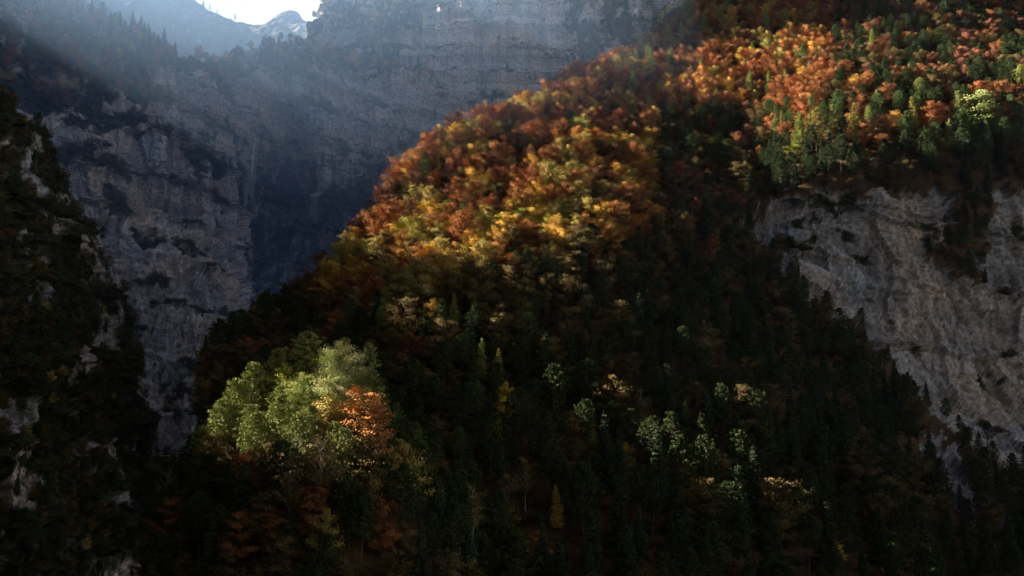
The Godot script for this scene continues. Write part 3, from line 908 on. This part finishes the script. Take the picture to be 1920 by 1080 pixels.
func pick(list: Array) -> Array:
	# [weight, kind, tone, height low, height high]
	var sum := 0.0
	for e in list:
		sum += e[0]
	var r := rng.randf() * sum
	for e in list:
		r -= e[0]
		if r <= 0.0:
			return e
	return list[-1]

func hill_mix(q: Vector3) -> Array:  # darker tones on the shaded slopes: shade is put into the leaf colours
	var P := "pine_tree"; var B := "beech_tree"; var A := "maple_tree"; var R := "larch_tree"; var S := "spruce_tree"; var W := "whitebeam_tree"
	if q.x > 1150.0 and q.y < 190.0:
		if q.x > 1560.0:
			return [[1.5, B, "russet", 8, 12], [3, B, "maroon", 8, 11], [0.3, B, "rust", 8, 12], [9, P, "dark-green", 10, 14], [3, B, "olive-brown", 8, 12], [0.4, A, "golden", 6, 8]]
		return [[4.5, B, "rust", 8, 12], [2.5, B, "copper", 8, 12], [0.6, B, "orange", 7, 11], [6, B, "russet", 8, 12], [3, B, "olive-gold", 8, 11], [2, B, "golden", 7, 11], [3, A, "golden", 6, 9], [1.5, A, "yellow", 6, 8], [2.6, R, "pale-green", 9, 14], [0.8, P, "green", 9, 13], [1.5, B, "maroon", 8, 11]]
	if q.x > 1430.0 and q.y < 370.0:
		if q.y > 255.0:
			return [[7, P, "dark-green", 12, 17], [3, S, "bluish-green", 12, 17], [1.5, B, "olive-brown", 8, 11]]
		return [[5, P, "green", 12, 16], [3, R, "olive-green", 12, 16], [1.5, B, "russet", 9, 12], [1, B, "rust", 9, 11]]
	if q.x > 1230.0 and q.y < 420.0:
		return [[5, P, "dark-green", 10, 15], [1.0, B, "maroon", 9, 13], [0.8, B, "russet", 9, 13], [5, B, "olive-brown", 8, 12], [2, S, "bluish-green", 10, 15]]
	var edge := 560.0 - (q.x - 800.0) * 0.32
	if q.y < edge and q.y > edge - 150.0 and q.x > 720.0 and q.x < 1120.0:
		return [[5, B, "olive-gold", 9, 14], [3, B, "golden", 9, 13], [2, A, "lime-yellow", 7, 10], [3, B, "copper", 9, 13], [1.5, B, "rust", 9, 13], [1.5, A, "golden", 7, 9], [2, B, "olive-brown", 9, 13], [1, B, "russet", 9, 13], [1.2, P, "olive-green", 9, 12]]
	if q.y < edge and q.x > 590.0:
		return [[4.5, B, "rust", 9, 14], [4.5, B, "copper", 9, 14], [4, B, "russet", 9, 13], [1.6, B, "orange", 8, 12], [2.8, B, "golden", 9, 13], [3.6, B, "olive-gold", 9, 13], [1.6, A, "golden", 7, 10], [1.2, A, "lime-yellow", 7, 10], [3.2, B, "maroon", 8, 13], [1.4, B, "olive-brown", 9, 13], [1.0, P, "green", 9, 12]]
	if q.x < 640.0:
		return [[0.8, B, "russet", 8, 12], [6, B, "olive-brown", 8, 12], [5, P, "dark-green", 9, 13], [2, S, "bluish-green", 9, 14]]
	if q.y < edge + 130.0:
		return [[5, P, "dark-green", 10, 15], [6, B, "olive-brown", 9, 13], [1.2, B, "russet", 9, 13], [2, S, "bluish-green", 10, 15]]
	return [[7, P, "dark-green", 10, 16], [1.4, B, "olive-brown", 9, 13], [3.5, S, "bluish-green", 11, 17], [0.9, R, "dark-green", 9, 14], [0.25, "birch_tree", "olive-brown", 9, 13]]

func scatter() -> void:
	for k in 32000:
		var u := rng.randf() * (hill.cols - 1)
		var v := rng.randf_range(1.75, 8.0)
		var p := hill.point(u, v)
		var q := pix(p)
		if q.x < 330.0 or q.x > 2010.0 or q.y > 1240.0 or q.y < -170.0:
			continue
		if is_cliff(q):
			continue
		p = ground_at(hill, u, v, 0)
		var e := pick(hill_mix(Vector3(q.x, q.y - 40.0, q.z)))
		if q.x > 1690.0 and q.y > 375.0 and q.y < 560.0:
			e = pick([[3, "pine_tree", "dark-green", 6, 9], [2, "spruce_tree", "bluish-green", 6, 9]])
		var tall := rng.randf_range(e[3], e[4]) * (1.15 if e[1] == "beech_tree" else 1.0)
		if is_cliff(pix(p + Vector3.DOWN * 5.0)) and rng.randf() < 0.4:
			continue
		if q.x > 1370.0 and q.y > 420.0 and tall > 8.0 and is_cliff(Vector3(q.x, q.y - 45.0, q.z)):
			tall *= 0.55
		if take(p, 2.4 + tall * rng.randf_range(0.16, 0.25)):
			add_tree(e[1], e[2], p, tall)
	for k in 3000:
		var u := rng.randf() * (knoll.cols - 1)
		var v := rng.randf_range(0.8, 7.0)
		var p := ground_at(knoll, u, v, 0)
		var q := pix(p)
		if q.y > 1260.0:
			continue
		var e := pick([[6, "pine_tree", "dark-green", 8, 12], [3, "beech_tree", "olive-brown", 7, 10], [0.8, "beech_tree", "russet", 7, 10], [0.3, "birch_tree", "olive-brown", 8, 12], [1.5, "spruce_tree", "bluish-green", 8, 12]])
		if q.y < 900.0:
			e = pick([[5, "pine_tree", "olive-green", 8, 10], [1, "whitebeam_tree", "pale-green", 6, 8]] if q.x < 660.0 else [[3, "pine_tree", "green", 7, 9], [1.5, "beech_tree", "olive-brown", 6, 8]])
		var tall := rng.randf_range(e[3], e[4])
		if take(p, 2.0 + tall * 0.16):
			add_tree(e[1], e[2], p, tall)
	# the walls: woods on the top left shoulder, along the rim and in the dark gully
	for k in 9000:
		var u := rng.randf() * (far_wall.cols - 1)
		var v := rng.randf_range(1.9, 6.6)
		var b := far_wall.point(u, v)
		var q := pix(b)
		if q.x < -40.0 or q.x > 840.0:
			continue
		var e := []
		if q.x < 300.0 and q.y < 215.0 - absf(q.x - 170.0) * 0.25:
			e = [[4, "spruce_tree", "bluish-green", 8, 14], [3, "beech_tree", "olive-brown", 7, 10], [3, "beech_tree", "russet", 7, 10], [1, "pine_tree", "green", 8, 12], [0.7, "maple_tree", "olive-gold", 6, 8]]
		elif q.y < 150.0 and nz_a.get_noise_2d(q.x * 0.8, 7.0) > -0.2:
			e = [[4, "beech_tree", "olive-brown", 5, 8], [3, "beech_tree", "russet", 5, 8], [2, "pine_tree", "green", 6, 9], [1.2, "beech_tree", "copper", 5, 8]]
		elif q.x > 455.0 and q.y > 330.0 - 0.2 * (q.x - 455.0) and nz_a.get_noise_3d(b.x * 1.3, b.y * 1.3, b.z) > (-0.18 if q.y > 400.0 else 0.05):
			e = [[4, "pine_tree", "green", 6, 11], [3, "beech_tree", "maroon", 5, 9], [3, "beech_tree", "olive-brown", 5, 9], [2, "spruce_tree", "bluish-green", 7, 12]]
		elif ledge(b) > 0.7 and rng.randf() < 0.5:
			e = [[3, "spruce_tree", "bluish-green", 5, 9], [2, "pine_tree", "green", 4, 7], [2, "beech_tree", "olive-brown", 4, 7]]
		if e.is_empty():
			continue
		e = pick(e)
		var tall := rng.randf_range(e[3], e[4])
		var p := ground_at(far_wall, u, v, 2)
		if take(p, 2.5 + tall * 0.25):
			add_tree(e[1], e[2], p, tall)
	for k in 5000:
		var u := rng.randf() * (left_wall.cols - 1)
		var v := rng.randf_range(2.0, 8.0)
		var b := left_wall.point(u, v)
		var q := pix(b)
		if q.x < -60.0 or q.y > 1150.0 or nz_a.get_noise_3d(b.x * 1.8, b.y * 1.8 + 50.0, b.z * 1.8) < -0.2:
			continue
		var e := pick([[4, "pine_tree", "dark-green", 4, 8], [3, "beech_tree", "olive-brown", 4, 7], [2, "spruce_tree", "bluish-green", 5, 9], [0.25, "maple_tree", "olive-gold", 3, 5]])
		var tall := rng.randf_range(e[3], e[4])
		if take(ground_at(left_wall, u, v, 2), 2.6 + tall * 0.28):
			add_tree(e[1], e[2], ground_at(left_wall, u, v, 2), tall)
	for k in 2500:
		var u := rng.randf() * (high_wall.cols - 1)
		var v := rng.randf_range(0.0, 6.0)
		var b := high_wall.point(u, v)
		var q := pix(b)
		if q.y < -60.0 or q.x > 1260.0 or q.x < 575.0:
			continue
		var wooded: bool = q.x < 800.0 and q.y < 190.0 - (q.x - 600.0) * 0.2
		if not (wooded or q.x > 1080.0) or nz_a.get_noise_3d(b.x * 1.4, b.y * 1.4, b.z * 1.4) < -0.1:
			continue
		var e := pick([[4, "beech_tree", "olive-brown", 6, 9], [3, "pine_tree", "pale-green", 6, 10], [1, "beech_tree", "copper", 5, 8], [1, "maple_tree", "olive-gold", 5, 7]])
		var tall := rng.randf_range(e[3], e[4])
		if take(ground_at(high_wall, u, v, 2), 3.2 + tall * 0.3):
			add_tree(e[1], e[2], ground_at(high_wall, u, v, 2), tall)

func look_at_all() -> void:
	# how much of each tree shows from the viewer's place: nearer crowns cover farther ones
	var order := range(trees.size())
	order.sort_custom(func(a, b): return trees[a].d < trees[b].d)
	var W := 480; var H := 270
	var buf := PackedByteArray(); buf.resize(W * H)
	for k in order:
		var t: Dictionary = trees[k]
		var rx: float = maxf(t.w * 0.8 / 4.0, 0.6); var ry: float = maxf(t.h / 4.0, 0.6)
		var cx: float = t.px / 4.0; var cy: float = t.py / 4.0
		for y in range(maxi(0, int(cy - ry)), mini(H, int(cy + ry) + 1)):
			var f := 1.0 - pow((y + 0.5 - cy) / ry, 2.0)
			if f <= 0.0:
				continue
			var hw := rx * sqrt(f)
			for x in range(maxi(0, int(cx - hw)), mini(W, int(cx + hw) + 1)):
				if buf[y * W + x] == 0:
					buf[y * W + x] = 1
					t.seen += 1

const SPECIES := {"beech_tree": "beech", "maple_tree": "maple", "whitebeam_tree": "whitebeam", "birch_tree": "thin birch", "larch_tree": "larch", "spruce_tree": "spruce", "pine_tree": "pine", "layered_pine_tree": "pine"}
const GROUPS := {"beech_tree": "beeches in autumn leaf on the slopes", "maple_tree": "yellow and golden maples on the slopes", "whitebeam_tree": "pale rounded trees", "birch_tree": "thin-crowned trees with pale trunks", "larch_tree": "larches on the slopes", "spruce_tree": "dark spruces on the slopes", "pine_tree": "green pines on the slopes", "layered_pine_tree": "green pines on the slopes"}
const ORD := ["leftmost", "second from left", "third from left", "fourth from left", "fifth from left", "sixth from left", "seventh from left", "eighth from left", "ninth from left", "tenth from left", "eleventh from left", "twelfth from left", "thirteenth from left", "fourteenth from left"]

func label_trees(list: Array) -> void:
	var marks := []
	for t in trees:
		if t.short != "":
			marks.append([t.px, t.py, "the " + t.short])
	for m in [[330, 150, "the pale wall block"], [120, 200, "the dark left wall top"], [210, 120, "the hazy shoulder"], [60, 60, "the top left corner"], [300, 70, "the hazy shoulder crest"], [395, 105, "the rim dip"],
			[480, 75, "the wall rim"], [470, 320, "the thin waterfall"], [540, 450, "the dark gully"], [600, 350, "the mossy middle wall"], [700, 250, "the tall grey wall"], [640, 30, "the bright gap"], [720, 60, "the green buttress"],
			[1120, 60, "the high wall's dark end"], [1580, 420, "the cliff top edge"], [1780, 430, "the dark cliff thicket"], [1780, 900, "the pale lower slab"], [1650, 700, "the rounded cliff slab"], [1320, 330, "the gully beside the ridge"],
			[1300, 560, "the slope beside the cliff"], [1400, 950, "the bottom right woods"], [1150, 1000, "the bottom right-centre woods"], [750, 1000, "the bottom left-centre woods"], [450, 950, "the dark knoll foot"], [200, 700, "the left wall's middle"],
			[100, 450, "the left wall thickets"], [150, 950, "the bottom left rocks"], [360, 700, "the pale rock chute"], [520, 580, "the slope behind the knoll"], [1850, 1000, "the bottom right corner"], [1300, 760, "the darkest slope"], [1050, 560, "the dim lower ridge"], [1180, 450, "the ridge's shaded side"]]:
		marks.append(m)
	var same := {}
	for t in list:
		if t.hero != "":
			t.label = t.hero
			continue
		var best: Array = marks[0]
		var least := 1e9
		for m in marks:
			var e := Vector2(m[0] - t.px, m[1] - t.py).length_squared()
			if e < least and e > 1.0:
				least = e
				best = m
		var dx: float = t.px - best[0]; var dy: float = t.py - best[1]
		var far := sqrt(least) > 45.0
		var rel: String
		if absf(dx) > absf(dy) * 2.0:
			rel = "right of" if dx > 0.0 else "left of"
		elif absf(dy) > absf(dx) * 2.0:
			rel = "below" if dy > 0.0 else "above"
		else:
			rel = ("lower " if dy > 0.0 else "upper ") + ("right of" if dx > 0.0 else "left of")
		rel = ("farther " if far else "just ") + rel
		var size: String = "small " if t.tall < 8.0 else "tall " if t.tall > 13.0 else ""
		t.label = "%s%s %s %s %s" % [size, t.tone, SPECIES[t.kind], rel, best[2]]
		if not same.has(t.label):
			same[t.label] = []
		same[t.label].append(t)
	for l in same:
		var s: Array = same[l]
		if s.size() < 2 or s.size() > 14:
			continue
		s.sort_custom(func(a, b): return a.px < b.px)
		for k in s.size():
			s[k].label = l + ", " + ORD[k]

func plant() -> void:
	var per_kind := {}
	var hidden := {}
	for t in trees:
		if not per_kind.has(t.kind):
			per_kind[t.kind] = []; hidden[t.kind] = []
		per_kind[t.kind].append(t)
	var chosen := []
	for kind in per_kind:
		var l: Array = per_kind[kind]
		l.sort_custom(func(a, b): return a.seen + (1000 if a.hero != "" else 0) > b.seen + (1000 if b.hero != "" else 0))
		for k in l.size():
			if l[k].hero != "" or (k < 290 and l[k].seen >= 4):
				chosen.append(l[k])
			else:
				hidden[kind].append(l[k])
		print(kind, " all ", l.size(), " alone ", l.size() - hidden[kind].size())
	label_trees(chosen)
	var count := {}
	for t in chosen:
		var d: Dictionary = kinds[t.kind][t.variant]
		var o := Node3D.new()
		var n: int = count.get(t.kind, 0)
		count[t.kind] = n + 1
		named(o, t.kind if n == 0 else "%s_%03d" % [t.kind, n])
		o.position = t.pos
		o.rotation.y = t.turn
		o.scale = Vector3(t.scale * t.wide, t.scale, t.scale * t.wide)
		o.set_meta("label", t.label)
		o.set_meta("category", "tree")
		o.set_meta("group", GROUPS[t.kind])
		var c := MeshInstance3D.new()
		c.name = "crown"
		c.mesh = d.crown
		c.material_override = M["leaf_" + t.tone]
		o.add_child(c, true)
		var s := MeshInstance3D.new()
		s.name = "trunk"
		s.mesh = d.trunk
		s.material_override = M["pale_bark" if t.kind == "birch_tree" else "bark"]
		o.add_child(s, true)
	var white := StandardMaterial3D.new()
	white.vertex_color_use_as_albedo = true
	white.roughness = 0.95
	white.metallic_specular = 0.08
	white.backlight = Color(0.5, 0.5, 0.5)
	for kind in hidden:
		if hidden[kind].is_empty():
			continue
		var mm := MultiMesh.new()
		mm.transform_format = MultiMesh.TRANSFORM_3D
		mm.use_colors = true
		mm.mesh = whole(kinds[kind][0])
		mm.instance_count = hidden[kind].size()
		for k in hidden[kind].size():
			var t: Dictionary = hidden[kind][k]
			var f: float = t.tall / kinds[kind][0].h
			mm.set_instance_transform(k, Transform3D(Basis(Vector3.UP, t.turn).scaled(Vector3(f * t.wide, f, f * t.wide)), t.pos))
			var c: Array = TONES[t.tone]
			mm.set_instance_color(k, Color(c[0], c[1], c[2]))
		var o := MultiMeshInstance3D.new()
		o.multimesh = mm
		o.material_override = white
		named(o, kind.replace("_tree", "_woods"), "stuff")
		o.set_meta("label", "%s woods filling in between the nearer trees" % SPECIES[kind])
		o.set_meta("category", "woods")

func shrubs() -> void:
	# undergrowth that nobody could count: on the hillside, and on the ledges of the rock walls
	var bush := broadleaf(900, 2.4, 1.7, 0.05, 16, 34, 0.17, 0.7, 0.4, 0.0)
	var mesh := whole(bush)
	var white := StandardMaterial3D.new()
	white.vertex_color_use_as_albedo = true
	white.roughness = 0.95
	white.metallic_specular = 0.08
	white.backlight = Color(0.4, 0.4, 0.4)
	var jobs := [
		["undergrowth", "low autumn undergrowth between the trees of the hillside", 3200, hill, 0, [[0.06, 0.04, 0.02], [0.10, 0.05, 0.02], [0.05, 0.06, 0.025]]],
		["cliff_scrub", "dark scrub on ledges of the rock walls", 2600, far_wall, 2, [[0.035, 0.045, 0.022], [0.06, 0.04, 0.025], [0.05, 0.055, 0.03]]],
		["ledge_scrub", "dark scrub on the near left rock wall", 1800, left_wall, 2, [[0.03, 0.04, 0.02], [0.05, 0.038, 0.022], [0.035, 0.04, 0.02]]],
		["wall_scrub", "scrub in cracks of the high rock wall", 700, high_wall, 2, [[0.04, 0.05, 0.025], [0.09, 0.07, 0.03], [0.05, 0.055, 0.03]]]]
	for j in jobs:
		var xf: Array[Transform3D] = []
		var cs: Array[Color] = []
		var s: Sheet = j[3]
		for k in j[2] * 6:
			if xf.size() >= j[2]:
				break
			var u := rng.randf() * (s.cols - 1)
			var v := rng.randf_range(0.0 if s == high_wall else 1.9, s.rows - 1.0)
			var p := s.point(u, v)
			var q := pix(p)
			if q.x < -60.0 or q.x > 1980.0 or q.y < -60.0 or q.y > 1140.0:
				continue
			if s == hill:
				if is_cliff(q) and ledge(p) < 0.75:
					continue
			elif ledge(p) < 0.5 and nz_a.get_noise_3d(p.x * 1.6, p.y * 1.6 + 50.0, p.z * 1.6) < (0.32 if s != left_wall else -0.1):
				continue
			p = ground_at(s, u, v, (1 if is_cliff(q) else 0) if s == hill else 2)
			var f := rng.randf_range(0.5, 1.4)
			xf.append(Transform3D(Basis(Vector3.UP, rng.randf() * TAU).scaled(Vector3(f, f * rng.randf_range(0.6, 1.1), f)), p))
			var c: Array = j[5][rng.randi() % 3]
			var w := rng.randf_range(0.7, 1.4)
			cs.append(Color(c[0] * w, c[1] * w, c[2] * w))
		var mm := MultiMesh.new()
		mm.transform_format = MultiMesh.TRANSFORM_3D
		mm.use_colors = true
		mm.mesh = mesh
		mm.instance_count = xf.size()
		for k in xf.size():
			mm.set_instance_transform(k, xf[k])
			mm.set_instance_color(k, cs[k])
		var o := MultiMeshInstance3D.new()
		o.multimesh = mm
		o.material_override = white
		named(o, j[0], "stuff")
		o.set_meta("label", j[1])
		o.set_meta("category", "scrub")

func build_waterfall() -> void:
	# thin veil of falling water on the grey wall: strands that drift apart downwards
	var t := Tube.new()
	var g := RandomNumberGenerator.new(); g.seed = 77
	var top := find_spot(far_wall, "far", 479, 262, 0.0)
	var foot := find_spot(far_wall, "far", 466, 386, 0.0)
	var out := (EYE - top); out.y = 0.0
	out = out.normalized()
	for k in 40:
		var pts := []; var rad := []
		var side := g.randfn() * 0.5
		var n := 12
		var from := 0.0 if k < 8 else g.randf() * 0.6
		var till := minf(1.0, from + g.randf_range(0.35, 0.8))
		for q in n:
			var f := lerpf(from, till, q / (n - 1.0))
			pts.append(Vector3(lerpf(top.x, foot.x, f), lerpf(top.y, foot.y, f), lerpf(top.z, foot.z, f)) + out * (4.0 + 2.0 * sin(f * PI)) + Vector3(side * (0.8 + 2.6 * f) + 0.12 * sin(f * 30.0 + k), 0, 0))
			rad.append(0.025 * sin(PI * clampf(q / (n - 1.0), 0.05, 0.95)) + 0.008)
		t.add(pts, rad, 4, Color(1, 1, 1))
	var m := StandardMaterial3D.new()
	m.albedo_color = lin(0.5, 0.54, 0.58)
	m.roughness = 0.4
	var o := MeshInstance3D.new()
	o.mesh = raw_mesh(t.v, t.c, t.i, true)
	o.material_override = m
	named(o, "waterfall", "structure")
	o.set_meta("label", "thin pale waterfall down the grey wall at left")
	o.set_meta("category", "waterfall")

func build_log() -> void:
	var p := find_spot(knoll, "knoll", 808, 890, 0.6)
	var t := Tube.new()
	t.add([Vector3(-2.0, -0.3, 0), Vector3(-0.7, 0.7, 0.05), Vector3(0.8, 1.7, 0), Vector3(2.2, 2.8, -0.05)], [0.17, 0.15, 0.12, 0.05], 7, Color(1, 1, 1))
	t.add([Vector3(0.8, 1.7, 0), Vector3(1.3, 1.7, 0.5)], [0.05, 0.02], 4, Color(1, 1, 1))
	var o := MeshInstance3D.new()
	o.mesh = raw_mesh(t.v, t.c, t.i, true)
	o.material_override = M["pale_bark"]
	o.position = p + Vector3.UP * 0.8
	named(o, "leaning_log")
	o.set_meta("label", "pale leaning dead log right of the knoll")
	o.set_meta("category", "log")

func build_haze() -> void:
	# banks of smoky air that fill the upper gorge beyond the ridge
	# (each bank thins towards its rim: bodies of air one within the other)
	var n := 0
	for b in [[345.0, 280.0, 430.0, Vector3(480, 560, 350), 0.0015, "blue smoky haze before the grey wall at left"],
			[640.0, -20.0, 930.0, Vector3(1250, 600, 860), 0.00025, "paler haze in the gap and before the high wall"]]:
		for k in 8:
			var f := FogVolume.new()
			f.shape = RenderingServer.FOG_VOLUME_SHAPE_ELLIPSOID
			f.size = b[3] * (1.16 - 0.10 * k)
			var m := FogMaterial.new()
			m.density = b[4] * (0.05 + 0.02 * k)
			m.albedo = Color(0.62, 0.78, 1.0)
			f.material = m
			f.position = at(b[0], b[1], b[2])
			named(f, "haze" if n == 0 else "haze_%03d" % n, "stuff")
			n += 1
			f.set_meta("label", b[5])
			f.set_meta("category", "haze")

func _ready() -> void:
	setup_view()
	setup_noise()
	setup_materials()
	var t0 := Time.get_ticks_msec()
	build_land()
	print("land ", Time.get_ticks_msec() - t0)
	setup_trees()
	print("kinds ", Time.get_ticks_msec() - t0)
	heroes()
	wall_heroes()
	ridge_heroes()
	print("heroes ", Time.get_ticks_msec() - t0)
	scatter()
	print("scatter ", trees.size(), " ", Time.get_ticks_msec() - t0)
	look_at_all()
	plant()
	shrubs()
	build_waterfall()
	build_log()
	build_haze()
	print("done ", Time.get_ticks_msec() - t0)
